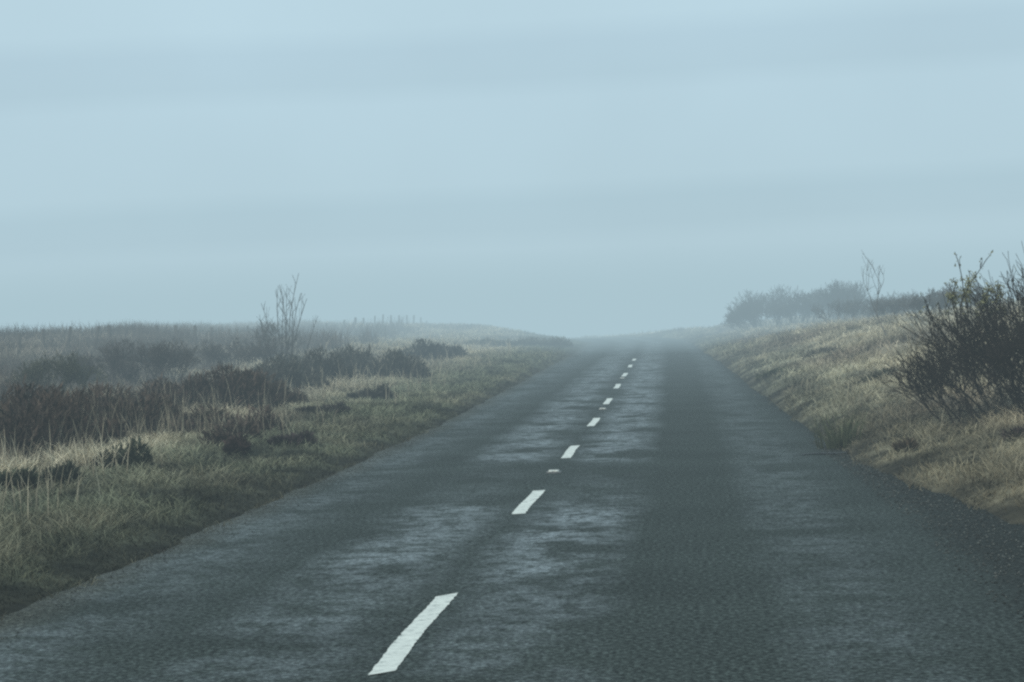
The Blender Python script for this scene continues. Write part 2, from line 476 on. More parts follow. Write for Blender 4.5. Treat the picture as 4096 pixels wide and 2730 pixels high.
# ------------------------------------------------------------------ grass
def blades(x, y, h, w, lean, colr, droop=0.5, az=None):
    """numpy ribbons: root x,y; height h; width w; lean 0..1 ; returns V, F(quads), F(tris), C"""
    n = len(x)
    z = land(x, y) - 0.015
    az = RNG.uniform(0, 2 * np.pi, n) if az is None else az
    dx, dy = np.cos(az), np.sin(az)
    fa = RNG.uniform(0, np.pi, n)                # ribbon facing
    fx, fy = np.cos(fa), np.sin(fa)
    ts = np.array([0, 0.4, 0.75, 1.0])
    V = np.zeros((n, 7, 3), np.float32); C = np.zeros((n, 7, 3), np.float32)
    j = 0
    for k, t in enumerate(ts):
        r = lean * h * (t ** 1.7)
        zz = z + h * (t - droop * lean * t * t * 0.6) * np.sqrt(np.clip(1 - (lean * 0.5) ** 2, 0.2, 1))
        px = x + dx * r; py = y + dy * r
        ww = w * (1 - 0.75 * t) * 0.5
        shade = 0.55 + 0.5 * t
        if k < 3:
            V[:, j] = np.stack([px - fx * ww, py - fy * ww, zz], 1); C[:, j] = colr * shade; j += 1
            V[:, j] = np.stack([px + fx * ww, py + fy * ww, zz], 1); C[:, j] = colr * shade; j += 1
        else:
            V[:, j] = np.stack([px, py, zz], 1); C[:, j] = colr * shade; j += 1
    o = (np.arange(n) * 7)[:, None]
    Q = np.concatenate([o + np.array([[0, 1, 3, 2]]), o + np.array([[2, 3, 5, 4]])])
    T = o + np.array([[4, 5, 6]])
    return V.reshape(-1, 3), Q, T, C.reshape(-1, 3)

def fan(n, d0, d1, a0, a1, p):
    """points on the land, thinner with distance"""
    u = RNG.random(n)
    q = 2 - p                                     # density ~ d^-p
    d = (d0 ** q + u * (d1 ** q - d0 ** q)) ** (1 / q)
    a = np.radians(RNG.uniform(a0, a1, n))
    return d * np.sin(a), d * np.cos(a), d

def build_grass():
    parts = []
    # --- moor: tussocks of long dead grass
    def tussocks(nt, per, a0, a1, side, d0, d1, p, hh, seed):
        x, y, d = fan(nt, d0, d1, a0, a1, p)
        s = x - bend(y)
        ul = EL - s; ub = s - er(y) - verge_right(y)
        keep = (ul > 1.1) if side < 0 else (ub > 0.25)
        keep &= RNG.random(nt) < (0.35 + 0.65 * sstep(0.3, 0.6, fbm(x * 0.6, y * 0.5, seed)))
        x, y, d, ul, ub = x[keep], y[keep], d[keep], ul[keep], ub[keep]
        n = len(x)
        u = ul if side < 0 else ub
        amp = hh * (1 + (0.9 * sstep(8, 12, ul) if side < 0 else 0)) * (0.45 + 0.9 * fbm(x * 0.3, y * 0.3, seed + 3)) * (0.4 + 0.6 * sstep(0.8, 4.0 if side < 0 else 2.5, u))
        rad = 0.10 + 0.10 * RNG.random(n) + 0.0016 * d
        bx = np.repeat(x, per); by = np.repeat(y, per)
        g = RNG.normal(0, 1, (n * per, 2)) * np.repeat(rad, per)[:, None] * 0.6
        az = np.arctan2(g[:, 1], g[:, 0]) + RNG.normal(0, 0.7, n * per)
        bx = bx + g[:, 0]; by = by + g[:, 1]
        h = np.repeat(amp, per) * RNG.uniform(0.55, 1.25, n * per)
        w = (0.0026 + 0.00032 * np.repeat(d, per)) * RNG.uniform(0.7, 1.5, n * per)
        lean = RNG.uniform(0.35, 1.15, n * per)
        tuft = np.repeat(tint_at(x, y), per, 0) * np.repeat(RNG.uniform(0.75, 1.2, n), per)[:, None]
        c = tuft * RNG.uniform(0.75, 1.25, n * per)[:, None]
        return blades(bx, by, h, w, lean, c, az=az)
    parts.append(tussocks(17000, 14, -29, -4, -1, 9, 120, 0.9, 0.25, 61))
    parts.append(tussocks(10000, 14, -6, 20, 1, 6, 110, 1.0, 0.24, 71))
    # --- short mat between the tussocks
    def mat(n, a0, a1, side, d0, d1, p, hh, keepf):
        x, y, d = fan(n, d0, d1, a0, a1, p)
        s = x - bend(y)
        u = (EL - s) if side < 0 else (s - er(y) - verge_right(y))
        jag = 0.34 * (fbm(x * 2.6, y * 1.9, 15) - 0.5)
        k = (u + jag > -0.02) & (u > -0.14) & (u < keepf)
        x, y, d, u = x[k], y[k], d[k], u[k]
        n = len(x)
        h = hh * RNG.uniform(0.5, 1.4, n) * (0.35 + 0.6 * fbm(x * 1.3, y * 1.0, 25) + 0.7 * sstep(.35, .7, fbm(x * 3.1, y * 2.2, 77))) * (0.5 + 0.5 * sstep(0, 0.8, u))
        w = (0.0030 + 0.00034 * d) * RNG.uniform(0.7, 1.4, n)
        c = tint_at(x, y) * RNG.uniform(0.7, 1.3, n)[:, None]
        az = fbm(x * 2.2, y * 1.7, 35) * 16 + RNG.normal(0, 1.5, n)
        return blades(x, y, h, w, RNG.uniform(0.5, 1.3, n), c, az=az)
    parts.append(mat(150000, -29, -3.5, -1, 7, 110, 1.15, 0.13, 30))
    parts.append(mat(210000, -29, -4.5, -1, 7, 60, 1.35, 0.11, 3.0))
    parts.append(mat(60000, 3, 20, 1, 6, 40, 1.3, 0.13, 2.2))
    parts.append(mat(150000, -6, 20, 1, 6, 110, 1.2, 0.12, 30))
    # tall pale tussocks standing among the heather
    tx, ty, th = [], [], []
    for px, py, sp, hh in ((88, 470, .16, .34), (18, 478, .14, .26), (108, 466, .12, .22), (135, 452, .14, .2), (172, 420, .25, .2), (205, 421, .25, .2), (235, 420, .25, .18), (200, 398, .4, .22), (105, 400, .3, .25), (20, 428, .3, .2), (225, 384, .5, .3), (265, 372, .5, .3), (120, 418, .2, .22)):
        gx, gy = ground_seen(px, py); m = 420
        tx.append(gx + RNG.normal(0, sp, m)); ty.append(gy + RNG.normal(0, sp * .8, m)); th.append(hh * RNG.uniform(.5, 1.3, m))
    tx, ty, th = map(np.concatenate, (tx, ty, th))
    parts.append(blades(tx, ty, th, RNG.uniform(.007, .014, len(tx)), RNG.uniform(.3, 1.1, len(tx)), np.array([PALE]) * RNG.uniform(.7, 1.25, (len(tx), 1))))
    # dead flower stalks standing up here and there, and through the heather
    def stalks(n, a0, a1, d0, d1, p, lo, hi):
        x, y, d = fan(n, d0, d1, a0, a1, p); s = x - bend(y)
        k = (s < EL - 1.2) | (s > er(y) + verge_right(y) + .5)
        k &= RNG.random(n) < sstep(.4, .65, fbm(x * .7, y * .6, 95))
        x, y, d = x[k], y[k], d[k]; n = len(x)
        return blades(x, y, RNG.uniform(lo, hi, n), (.004 + .00028 * d) * RNG.uniform(.7, 1.2, n), RNG.uniform(.05, .5, n), np.array([PALE]) * RNG.uniform(.45, 1.0, (n, 1)))
    parts.append(stalks(14000, -29, -5, 9, 80, 1.0, .2, .52)); parts.append(stalks(6000, 2, 20, 8, 70, 1.0, .18, .42))
    hx, hy = [], []
    for px, py, sp in ((20, 448, .6), (60, 444, .6), (95, 440, .6), (130, 432, .6), (40, 455, .5), (110, 430, .6), (190, 410, .7), (230, 408, .7), (310, 384, 1.0), (370, 378, 1.0), (215, 438, .5)):
        gx, gy = ground_seen(px, py); hx.append(gx + RNG.normal(0, sp, 90)); hy.append(gy + RNG.normal(0, sp, 90))
    hx, hy = np.concatenate(hx), np.concatenate(hy); n = len(hx)
    parts.append(blades(hx, hy, RNG.uniform(.3, .72, n), RNG.uniform(.007, .014, n), RNG.uniform(.05, .4, n), np.array([PALE]) * RNG.uniform(.3, .65, (n, 1))))
    # the tall brown growth that covers the upper moor as far as the skyline
    x, y, d = fan(16000, 32, 92, -30, -6.5, .5); s = x - bend(y); ul = EL - s
    k = (ul > 6.5 + 2.5 * fbm(x * .3, y * .2, 97)) & (RNG.random(len(x)) < sstep(.30, .55, fbm(x * .35, y * .22, 98)))
    x, y, d = x[k], y[k], d[k]; n = len(x); per = 12
    hh = .22 + .62 * sstep(.35, .7, fbm(x * .45, y * .3, 99)) * (1 - .35 * sstep(11, 15, ul[k]))
    bx = np.repeat(x, per) + RNG.normal(0, .16, n * per); by = np.repeat(y, per) + RNG.normal(0, .16, n * per)
    ton = pick((.10, .083, .070), (.21, .175, .14), fbm(x * .5, y * .35, 101))
    parts.append(blades(bx, by, np.repeat(hh, per) * RNG.uniform(.5, 1.2, n * per), (.006 + .00022 * np.repeat(d, per)), RNG.uniform(.1, .6, n * per), np.repeat(ton, per, 0) * RNG.uniform(.7, 1.3, (n * per, 1))))
    V, Q, T, C = [], [], [], []; off = 0
    for v, q, t, c in parts:
        V.append(v); Q.append(q + off); T.append(t + off); C.append(c); off += len(v)
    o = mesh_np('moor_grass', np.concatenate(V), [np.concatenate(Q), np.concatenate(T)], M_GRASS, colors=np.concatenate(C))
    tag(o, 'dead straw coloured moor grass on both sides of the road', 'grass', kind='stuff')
    print('grass blades', sum(len(p[2]) for p in parts))

# ------------------------------------------------------------------ tubes and shrubs
def tubes(segs, sides=3):
    """segs: array rows p0(3) p1(3) r0 r1 tone"""
    s = np.asarray(segs, float)
    p0, p1 = s[:, 0:3], s[:, 3:6]; r0, r1 = s[:, 6], s[:, 7]
    d = p1 - p0; d /= np.linalg.norm(d, axis=1, keepdims=True) + 1e-9
    ref = np.where(np.abs(d[:, 2:3]) > 0.9, np.array([[1.0, 0, 0]]), np.array([[0, 0, 1.0]]))
    u = np.cross(d, ref); u /= np.linalg.norm(u, axis=1, keepdims=True) + 1e-9
    v = np.cross(d, u)
    n = len(s); V = np.zeros((n, 2 * sides, 3))
    for k in range(sides):
        a = 2 * math.pi * k / sides
        e = u * math.cos(a) + v * math.sin(a)
        V[:, k] = p0 + e * r0[:, None]; V[:, sides + k] = p1 + e * r1[:, None]
    o = (np.arange(n) * 2 * sides)[:, None]
    F = np.concatenate([o + np.array([[k, (k + 1) % sides, sides + (k + 1) % sides, sides + k]]) for k in range(sides)])
    C = np.repeat(s[:, 8], 2 * sides)
    return V.reshape(-1, 3), F, C

def grow(segs, tips, p, d, length, r, depth, spread, up, rng, rmin, nseg=4, kids=(2, 3), shrink=0.72, jit=1.0):
    """a branch of short crooked pieces that forks again and again"""
    step = length / nseg
    pts = [p]
    for i in range(nseg):
        d = (d + Vector((rng.gauss(0, 0.16 * jit), rng.gauss(0, 0.16 * jit), rng.gauss(0, 0.10 * jit) + up))).normalized()
        q = p + d * step
        ra = max(rmin, r * (1 - 0.45 * i / nseg)); rb = max(rmin, r * (1 - 0.45 * (i + 1) / nseg))
        segs.append((*p, *q, ra, rb, rng.uniform(0.75, 1.25)))
        p = q; pts.append(p)
        if depth > 0 and i >= 1:
            for _ in range(rng.choice(kids) if i == nseg - 1 else rng.choice((0, 1, 1, 2))):
                a = Vector((rng.gauss(0, 1), rng.gauss(0, 1), rng.gauss(0, 0.6))).normalized()
                nd = (d + a * spread).normalized()
                grow(segs, tips, p, nd, length * shrink * rng.uniform(0.7, 1.15), r * 0.6, depth - 1, spread, up, rng, rmin, max(2, nseg - 1), kids, shrink)
    if depth == 0: tips.append((p, d))

def tint_tubes(V, C, base, low=1.0):
    return np.asarray(base)[None, :] * C[:, None]

def leaf_quads(points, size, rng, tone):
    V, F, C = [], [], []
    for p in points:
        a = Vector((rng.gauss(0, 1), rng.gauss(0, 1), rng.gauss(0, 1))).normalized()
        b = a.orthogonal().normalized()
        sz = size * rng.uniform(0.6, 1.3)
        n = len(V); q = Vector(p)
        V += [tuple(q), tuple(q + a * sz * 0.5 + b * sz * 0.3), tuple(q + a * sz), tuple(q + a * sz * 0.5 - b * sz * 0.3)]
        F.append((n, n + 1, n + 2, n + 3))
        t = rng.uniform(0.7, 1.3); C += [tuple(c * t for c in tone)] * 4
    return np.array(V), np.array(F), np.array(C)

BARK = (0.044, 0.034, 0.027)

def stem_meshes(root, stems, sides, tone):
    for st in stems:
        V, F, C = tubes(st, sides)
        mesh_np('stem', V, [F], M_TWIG, root, tint_tubes(V, C, tone))

def build_big_bush():
    rng = random.Random(5)
    ox, oy = 4.6, 20.9
    oz = float(land(ox, oy))
    root = empty('thorn_bush', (ox, oy, oz))
    tag(root, 'dark dense bare thorn bush on the bank cut by the right edge', 'bush')
    segs, tips, stems = [], [], []
    for i in range(90):
        a = rng.uniform(0, 2 * math.pi); q = math.sqrt(rng.random())
        bx, by = 1.72 * q * math.cos(a), 0.85 * q * math.sin(a)
        z = float(land(ox + bx, oy + by)) - oz - 0.05
        out = Vector((bx * 0.40 + rng.gauss(0, .14), by * 0.5 + rng.gauss(0, .14), 1)).normalized()
        hgt = 1.25 + 0.45 * sstep(-1.6, 0.6, bx) - 0.25 * q * q          # lower towards the road
        ln = float(hgt) * rng.uniform(0.40, 0.52)
        st = []
        grow(st, tips, Vector((bx, by, z)), out, ln * rng.uniform(.35, .6), 0.015, 0, 0.5, 0.0, rng, 0.005, 3)
        stems.append(st)
        p, d = tips.pop()
        for _ in range(rng.choice((2, 3, 3))):
            a = Vector((rng.gauss(0, 1), rng.gauss(0, 1), rng.gauss(0, 0.5))).normalized()
            grow(segs, tips, p, (d + a * 0.42).normalized(), ln * 0.66, 0.008, 3, 0.6, 0.035, rng, 0.003, 4, (2, 2, 3), 0.66)
        for sg in st[1:]:                                              # low side twigs
            a = Vector((rng.gauss(0, 1), rng.gauss(0, 1), 0.5)).normalized()
            grow(segs, tips, Vector(sg[0:3]), a, ln * 0.45, 0.006, 2, 0.6, 0.05, rng, 0.003, 4, (1, 2), 0.66)
    # the tangle of fine side branches that fills the bush
    for i in range(1700):
        a = rng.uniform(0, 2 * math.pi); q = rng.random() ** 0.45
        t = rng.random() ** 0.62
        bx, by = 1.85 * q * math.cos(a), 0.95 * q * math.sin(a)
        top = float(1.25 + 0.5 * sstep(-1.6, 0.6, bx)) * math.sqrt(max(0.05, 1 - q ** 3))
        bz = float(land(ox + bx, oy + by)) - oz
        wide = 0.72 + 0.40 * math.sin(min(1, t * 1.25) * math.pi * .6)
        d = Vector((bx * .45 + rng.gauss(0, .35), by * .5 + rng.gauss(0, .35), 0.9)).normalized()
        grow(segs, tips, Vector((bx * wide, by * wide, bz + 0.06 + t * top * 0.92)), d, rng.uniform(.22, .36), 0.005, 1, 0.6, 0.04, rng, 0.0028, 4, (2, 2, 3), .7)
    # long shoots reaching out to the left over the grass
    for (bx, by, dx, dz, ln) in ((-1.45, -0.2, -0.85, 0.75, 0.50), (-1.5, 0.0, -0.95, 0.45, 0.5), (-1.4, -0.3, -0.6, 0.9, 0.5), (-1.6, 0.2, -0.9, 0.2, 0.4), (-1.4, 0.3, -0.7, 0.6, 0.5), (-1.5, -.1, -.9, .6, .5), (-1.5, .1, -.8, .35, .45)):
        grow(segs, tips, Vector((bx, by, 0.5)), Vector((dx, rng.gauss(0, .2), dz)).normalized(), ln, 0.008, 2, 0.5, 0.05, rng, 0.003, 5, (1, 2), .6)
    # a few tall shoots with the last yellow leaves
    shoot = []; pts = []
    for (bx, dx, ln) in ((-1.62, -0.16, 0.84), (-1.56, 0.03, 0.78), (-1.66, -0.36, 0.46), (-1.45, -.02, .42), (-1.2, .05, .40)):
        n0 = len(shoot)
        grow(shoot, tips, Vector((bx, -0.3, 0.80)), Vector((dx, 0.0, 1)).normalized(), ln, 0.008, 1, 0.4, 0.10, rng, 0.003, 7, (1, 1), 0.14)
        for sg in shoot[n0:]:
            for _ in range(6):
                t = rng.random()
                q = [sg[i] * (1 - t) + sg[3 + i] * t + rng.gauss(0, 0.022) for i in range(3)]
                if 1.08 < q[2] < 1.36 or rng.random() < 0.10: pts.append(q)
    segs += shoot
    for p, d in tips:
        if p.x < -1.0 and p.z > 0.95 and rng.random() < 0.22: pts.append(tuple(p))
    stem_meshes(root, stems, 5, BARK)
    V, F, C = tubes(segs, 3); mesh_np('twigs', V, [F], M_TWIG, root, tint_tubes(V, C, BARK))
    V, F, C = leaf_quads(pts, 0.034, rng, (0.20, 0.19, 0.095))
    o = mesh_np('leaves', V, [F], M_LEAF, root, C); o['label'] = 'last yellow leaves on the tall shoots'
    print('bush segs', len(segs), len(stems), 'tips', len(tips))

def build_shrub(name, px, py, height, width, lean, depth, nst, seed, label, cat, group=None, rmin=0.006, tone=(0.05, 0.045, 0.04), xy=None, spread=0.55, trunk_r=0.014, fill=0):
    rng = random.Random(seed)
    x, y = xy if xy else ground_seen(px, py)
    z0 = float(land(x, y)) - 0.04
    root = empty(name, (x, y, z0))
    tag(root, label, cat, group)
    stems, segs, tips = [], [], []
    for i in range(nst):
        bx = rng.uniform(-0.5, 0.5) * width * 0.8; by = rng.uniform(-0.5, 0.5) * width * 0.6
        z = float(land(x + bx, y + by)) - z0 - 0.05
        d = Vector((lean + bx / max(width, .1) * 0.9 + rng.gauss(0, .12), rng.gauss(0, .15), 1)).normalized()
        ln = height * rng.uniform(0.35, 0.48)
        st = []; stems.append(st)
        grow(st, tips, Vector((bx, by, z)), d, ln * rng.uniform(.2, .65), trunk_r, 0, .4, 0.02, rng, rmin, 3)
        p, d = tips.pop()
        for _ in range(rng.choice((2, 3))):
            a = Vector((rng.gauss(0, 1), rng.gauss(0, 1), rng.gauss(0, .5))).normalized()
            grow(segs, tips, p, (d + a * 0.4 + Vector((lean, 0, 0.15))).normalized(), ln * 0.8, trunk_r * 0.62, depth, spread, 0.05, rng, rmin, 4)
    stem_meshes(root, stems, 4, tone)
    V, F, C = tubes(segs, 3); mesh_np('twigs', V, [F], M_TWIG, root, tint_tubes(V, C, tone))
    return root

def build_heather(name, spots, seed, label, cat='heather', group=None, tone=(0.062, 0.044, 0.033), dens=1.0, fine=1.0):
    """low dark growth: sprigs packed over one or more humps; spots = (x, y, radius, height)"""
    rng = np.random.default_rng(seed)
    cx = np.mean([q[0] for q in spots]); cy = np.mean([q[1] for q in spots]); cz = float(land(cx, cy))
    Vs, Fs, Cs, off = [], [], [], 0
    segs = []
    for (hx, hy, rad, hgt) in spots:
        n = int(5200 * dens * max(rad, .2) ** 1.4 / fine)
        a = rng.uniform(0, 2 * np.pi, n); q = np.sqrt(rng.random(n))
        bump = 0.6 + 0.8 * fbm(np.cos(a) * 1.7 + hx, np.sin(a) * 1.7 + hy, seed)
        x = hx + np.cos(a) * q * rad * bump; y = hy + np.sin(a) * q * rad * bump * 0.8
        lump = sstep(0.25, 0.7, fbm(x * 3.4, y * 3.4, seed + 5))
        top = hgt * np.sqrt(np.clip(1 - q ** 2.2, 0.02, 1)) * (0.45 + 0.85 * lump)
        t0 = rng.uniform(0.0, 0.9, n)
        z0 = land(x, y) + top * t0
        ln = (0.05 + 0.09 * rng.random(n)) * (0.7 + hgt) * fine
        d = np.stack([np.cos(a) * q * 0.7 + rng.normal(0, .5, n), np.sin(a) * q * 0.7 + rng.normal(0, .5, n), np.full(n, 0.9)], 1)
        d /= np.linalg.norm(d, axis=1, keepdims=True)
        f = rng.normal(0, 1, (n, 3)); f -= d * np.sum(f * d, 1, keepdims=True); f /= np.linalg.norm(f, axis=1, keepdims=True)
        w = (0.010 + 0.018 * rng.random(n)) * fine
        p = np.stack([x, y, z0], 1) - np.array([cx, cy, cz])
        V = np.stack([p - f * w[:, None] * .35, p + f * w[:, None] * .35, p + d * ln[:, None] * .6 + f * w[:, None] * .5, p + d * ln[:, None], p + d * ln[:, None] * .6 - f * w[:, None] * .5], 1)
        o = (np.arange(n) * 5)[:, None]
        Fs.append(o + np.array([[0, 1, 2, 3, 4]]) + off); Vs.append(V.reshape(-1, 3)); off += n * 5
        patch = 0.7 + 0.7 * fbm(x * 1.8, y * 1.8, seed + 9)
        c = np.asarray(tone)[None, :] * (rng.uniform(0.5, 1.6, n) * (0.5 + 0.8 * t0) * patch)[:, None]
        Cs.append(np.repeat(c, 5, 0))
        for _ in range(max(4, int(40 * rad * dens))):
            aa = rng.uniform(0, 6.28); qq = math.sqrt(rng.random()) * 0.8
            bx = hx + math.cos(aa) * qq * rad * 0.7; by = hy + math.sin(aa) * qq * rad * 0.6
            ex = hx + math.cos(aa) * qq * rad; ey = hy + math.sin(aa) * qq * rad
            segs.append((bx - cx, by - cy, float(land(bx, by)) - cz - .02, ex - cx, ey - cy, float(land(ex, ey)) - cz + hgt * rng.uniform(.5, 0.95), .006, .003, rng.uniform(.7, 1.2)))
    tv, tf, tc = tubes(segs, 3)
    Vs.append(tv); Cs.append(tint_tubes(tv, tc, BARK))
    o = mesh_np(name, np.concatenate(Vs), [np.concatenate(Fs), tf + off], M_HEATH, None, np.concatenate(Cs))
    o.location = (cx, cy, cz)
    return tag(o, label, cat, group)

def spots_px(lst):
    out = []
    for px, py, r, h in lst:
        x, y = ground_seen(px, py); out.append((x, y, r, h))
    return out

def build_plants():
    # heather on the left moor
    build_heather('heather_patch', spots_px([(8, 458, .55, .5), (40, 452, .6, .55), (75, 447, .6, .55), (105, 438, .6, .5), (135, 432, .6, .46), (160, 430, .5, .4), (20, 440, .6, .6), (60, 432, .6, .55), (100, 424, .6, .45)]), 1,
                  'largest dark heather patch, at the left edge of the picture', group='heather patches on the left moor')
    build_heather('heather_patch', spots_px([(172, 411, .6, .46), (200, 409, .7, .55), (228, 409, .7, .58), (255, 408, .65, .5), (150, 413, .55, .4), (275, 406, .5, .36)]), 2,
                  'black heather patch below the bare sapling, second from the left edge', group='heather patches on the left moor')
    build_heather('heather_patch', spots_px([(285, 388, .8, .5), (312, 382, 1.0, .65), (342, 376, .8, .62), (372, 376, .8, .6), (398, 378, .7, .5), (265, 392, .5, .35)]), 3,
                  'long grey green heather patch halfway along the left verge', tone=(0.055, 0.052, 0.042), group='heather patches on the left moor')
    build_heather('heather_patch', spots_px([(165, 430, .3, .26), (188, 436, .26, .2), (212, 432, .34, .28), (238, 440, .26, .22), (262, 432, .32, .25), (222, 446, .2, .16)]), 4,
                  'low broken brown heather patch in pale grass, nearest the left verge', tone=(0.075, 0.054, 0.042), dens=.6, group='heather patches on the left moor')
    build_heather('heather_patch', spots_px([(425, 360, .7, .5), (445, 358, .6, .4)]), 12, 'misty heather patch beyond the long grey green one', tone=(0.045, .045, .042), group='heather patches on the left moor')
    build_heather('heather_patch', spots_px([(482, 345, .6, .22), (502, 346, .5, .26), (530, 346, .6, .3), (552, 347, .4, .34), (562, 347, .4, .28)]), 13, 'farthest heather patch on the skyline where the left bank drops to the road', tone=(0.09, 0.085, 0.065), dens=.5, group='heather patches on the left moor')
    # single small bushes
    for k, (px, py, r, h, lab, tn) in enumerate([
        (14, 492, .12, .24, 'small dark gorse bush nearest the road at the left edge', (.036, .042, .026)),
        (60, 486, .10, .15, 'small dark gorse bush, second along the left verge', (.036, .04, .028)),
        (118, 470, .2, .22, 'spiky dark gorse bush in front of the pale grass tussock', (.034, .04, .026)),
        (290, 446, .17, .16, 'lone dark heather bush at the top of the green verge', (.05, .038, .036)),
        (236, 455, .08, .16, 'tiny thin heather bush on the green verge below the others', (.06, .04, .034)),
        (322, 414, .28, .2, 'low dark tuft in pale grass right of the black heather', (.05, .044, .038)),
        (368, 400, .3, .2, 'low dark tuft in front of the long grey green heather', (.05, .048, .04))]):
        x, y = ground_seen(px, py)
        build_heather('gorse_bush' if 'gorse' in lab else 'heather_bush', [(x, y, r, h * .8), (x + r * .8, y + r * .5, r * .6, h), (x - r * .7, y - r * .2, r * .5, h * .6)], 20 + k, lab, 'bush', 'small bushes on the left moor', tone=tn, dens=.55)
    # brown scrub higher up
    G = 'scrub on the left moor'
    build_shrub('birch_scrub', 62, 400, .85, 1.1, -.1, 3, 16, 31, 'greenish brown scrub bush behind the largest heather patch', 'bush', G, tone=(.085, .085, .055), rmin=.004)
    build_shrub('birch_scrub', 112, 386, .7, 1.5, .1, 3, 16, 32, 'brown bare scrub bush just below the leaning fence posts', 'bush', G, tone=(.085, .072, .06), rmin=.0045)
    build_shrub('birch_scrub', 148, 388, 1.0, 1.9, 0, 3, 24, 33, 'widest brown bare scrub bush in the middle of the left moor', 'bush', G, tone=(.085, .072, .06), rmin=.0045)
    build_shrub('birch_scrub', 240, 372, .8, 2.2, .1, 3, 18, 34, 'faint brown scrub bush left of the bare sapling', 'bush', G, tone=(.10, .085, .072), rmin=.005)
    # saplings
    x, y = ground_seen(286, 371); z0 = float(land(x, y)) - .05
    root = empty('bare_sapling', (x, y, z0))
    tag(root, 'bare many stemmed sapling standing against the sky on the left', 'sapling', 'bare saplings')
    rr = random.Random(44); tips = []; tn = (.085, .078, .07)
    for (bx, dx, ln, r) in ((0, .07, 2.5, .011), (-.05, -.13, 2.1, .010), (.06, .20, 2.0, .010), (.03, .03, 2.1, .010), (-.08, -.06, 1.9, .010), (.1, .15, 1.8, .010), (-.10, -.24, 1.8, .010), (.02, .0, 2.2, .011), (.05, .13, 1.9, .010), (-.3, -.3, 1.5, .009), (.3, .5, 1.5, .008)):
        st = []
        grow(st, tips, Vector((bx, 0, 0)), Vector((dx, rr.gauss(0, .05), 1)).normalized(), ln, r, 0, .3, .02, rr, .003, 9, jit=.28)
        for sg in list(st[2:]):
            for _ in range(2):
                a = Vector((rr.gauss(0, .5), rr.gauss(0, .5), 1)).normalized()
                grow(st, tips, Vector(sg[0:3]), a, ln * rr.uniform(.08, .2), .005, 0, .3, .1, rr, .0035, 3, (1, 1), .6, .5)
        V, F, C = tubes(st, 4); mesh_np('stem', V, [F], M_TWIG, root, tint_tubes(V, C, tn))
    build_shrub('bare_sapling', 272, 362, 1.25, .9, -.05, 2, 8, 42, 'short twiggy sapling beside the taller bare one on the left', 'sapling', 'bare saplings', tone=(.09, .08, .07), rmin=.005, spread=.35)
    build_shrub('bare_sapling', 890, 336, 2.0, .15, .02, 2, 1, 43, 'thin faint sapling on the right bank skyline', 'sapling', 'bare saplings', tone=(.13, .12, .11), rmin=.003, spread=.45, trunk_r=.018)
    # shrubs in the mist on the right bank
    for k, (x, y, h, w, ln, lab) in enumerate([
        (2.9, 78, 1.15, 1.1, -.4, 'misty bush nearest the road on the right, leaning out over the verge'),
        (3.6, 79, 1.5, 1.6, -.1, 'tallest misty bush on the right bank, second from the road'),
        (4.4, 77, 1.15, 2.0, .05, 'rounded misty bush between the two tallest of the right bank scrub'),
        (5.3, 77, 1.35, 2.0, .1, 'misty bush on the right bank with upright twigs, fourth from the road'),
        (6.2, 76, 1.5, 1.9, .1, 'second tall misty bush of the right bank scrub, left of the thin sapling'),
        (6.0, 68, .9, 2.2, 0, 'low brown scrub in front of the tall misty bushes on the right bank'),
        (7.2, 69, .95, 2.3, 0, 'low misty bush beside the thin sapling on the right'),
        (7.4, 62, .75, 2.3, 0, 'low misty scrub right of the thin sapling on the bank skyline'),
        (7.2, 54, .65, 2.1, 0, 'low misty bush between the thin sapling and the big thorn bush'),
        (8.4, 58, .75, 2.3, 0, 'misty scrub on the skyline just behind the big thorn bush')]):
        build_shrub('roadside_shrub', 0, 0, h, w, ln, 3, 24, 50 + k, lab, 'bush', 'bushes in the mist on the right bank', tone=(.085, .078, .072) if y > 70 else (.105, .088, .072), rmin=.006 if y > 70 else .0045, xy=(x, y))
    # small growth on the right bank
    for k, (px, py, r, h, lab, tn) in enumerate([
        (876, 381, .26, .16, 'dark tuft in the pale grass of the right bank, left of the thorn bush', (.05, .05, .036)),
        (818, 356, .3, .12, 'faint dark tuft high on the right bank above the others', (.06, .055, .045)),
        (770, 376, .25, .1, 'low green tuft on the right bank by the far road edge', (.06, .065, .04)),
        (1017, 440, .12, .13, 'brown tuft at the right edge under the thorn bush', (.05, .036, .03)),
        (905, 452, .08, .07, 'small brown tuft on the grass in front of the thorn bush', (.06, .045, .03))]):
        x, y = ground_seen(px, py)
        build_heather('grass_tuft', [(x, y, r, h), (x + r * .7, y + r, r * .6, h * .7)], 70 + k, lab, 'tuft', 'dark tufts on the right bank', tone=tuple(v * 1.5 for v in tn), dens=.35)
    # rushes by the drain
    rng = np.random.default_rng(81)
    x, y = ground_seen(829, 449)
    n = 150
    g = rng.normal(0, 1, (n, 2)) * np.array([.10, .13])
    xx = x + 0.12 + g[:, 0]; yy = y + g[:, 1]
    V, Q, T, C = blades(xx, yy, rng.uniform(.22, .5, n), np.full(n, .012), rng.uniform(.1, .6, n), np.array([[.12, .135, .075]]) * rng.uniform(.6, 1.3, (n, 1)), az=np.arctan2(g[:, 1], g[:, 0]))
    c = np.array([x + .12, y, float(land(x + .12, y))])
    o = mesh_np('rush_clump', V - c, [Q, T], M_GRASS, colors=C); o.location = c
    tag(o, 'green clump of rushes at the road edge by the dark drain', 'rushes')

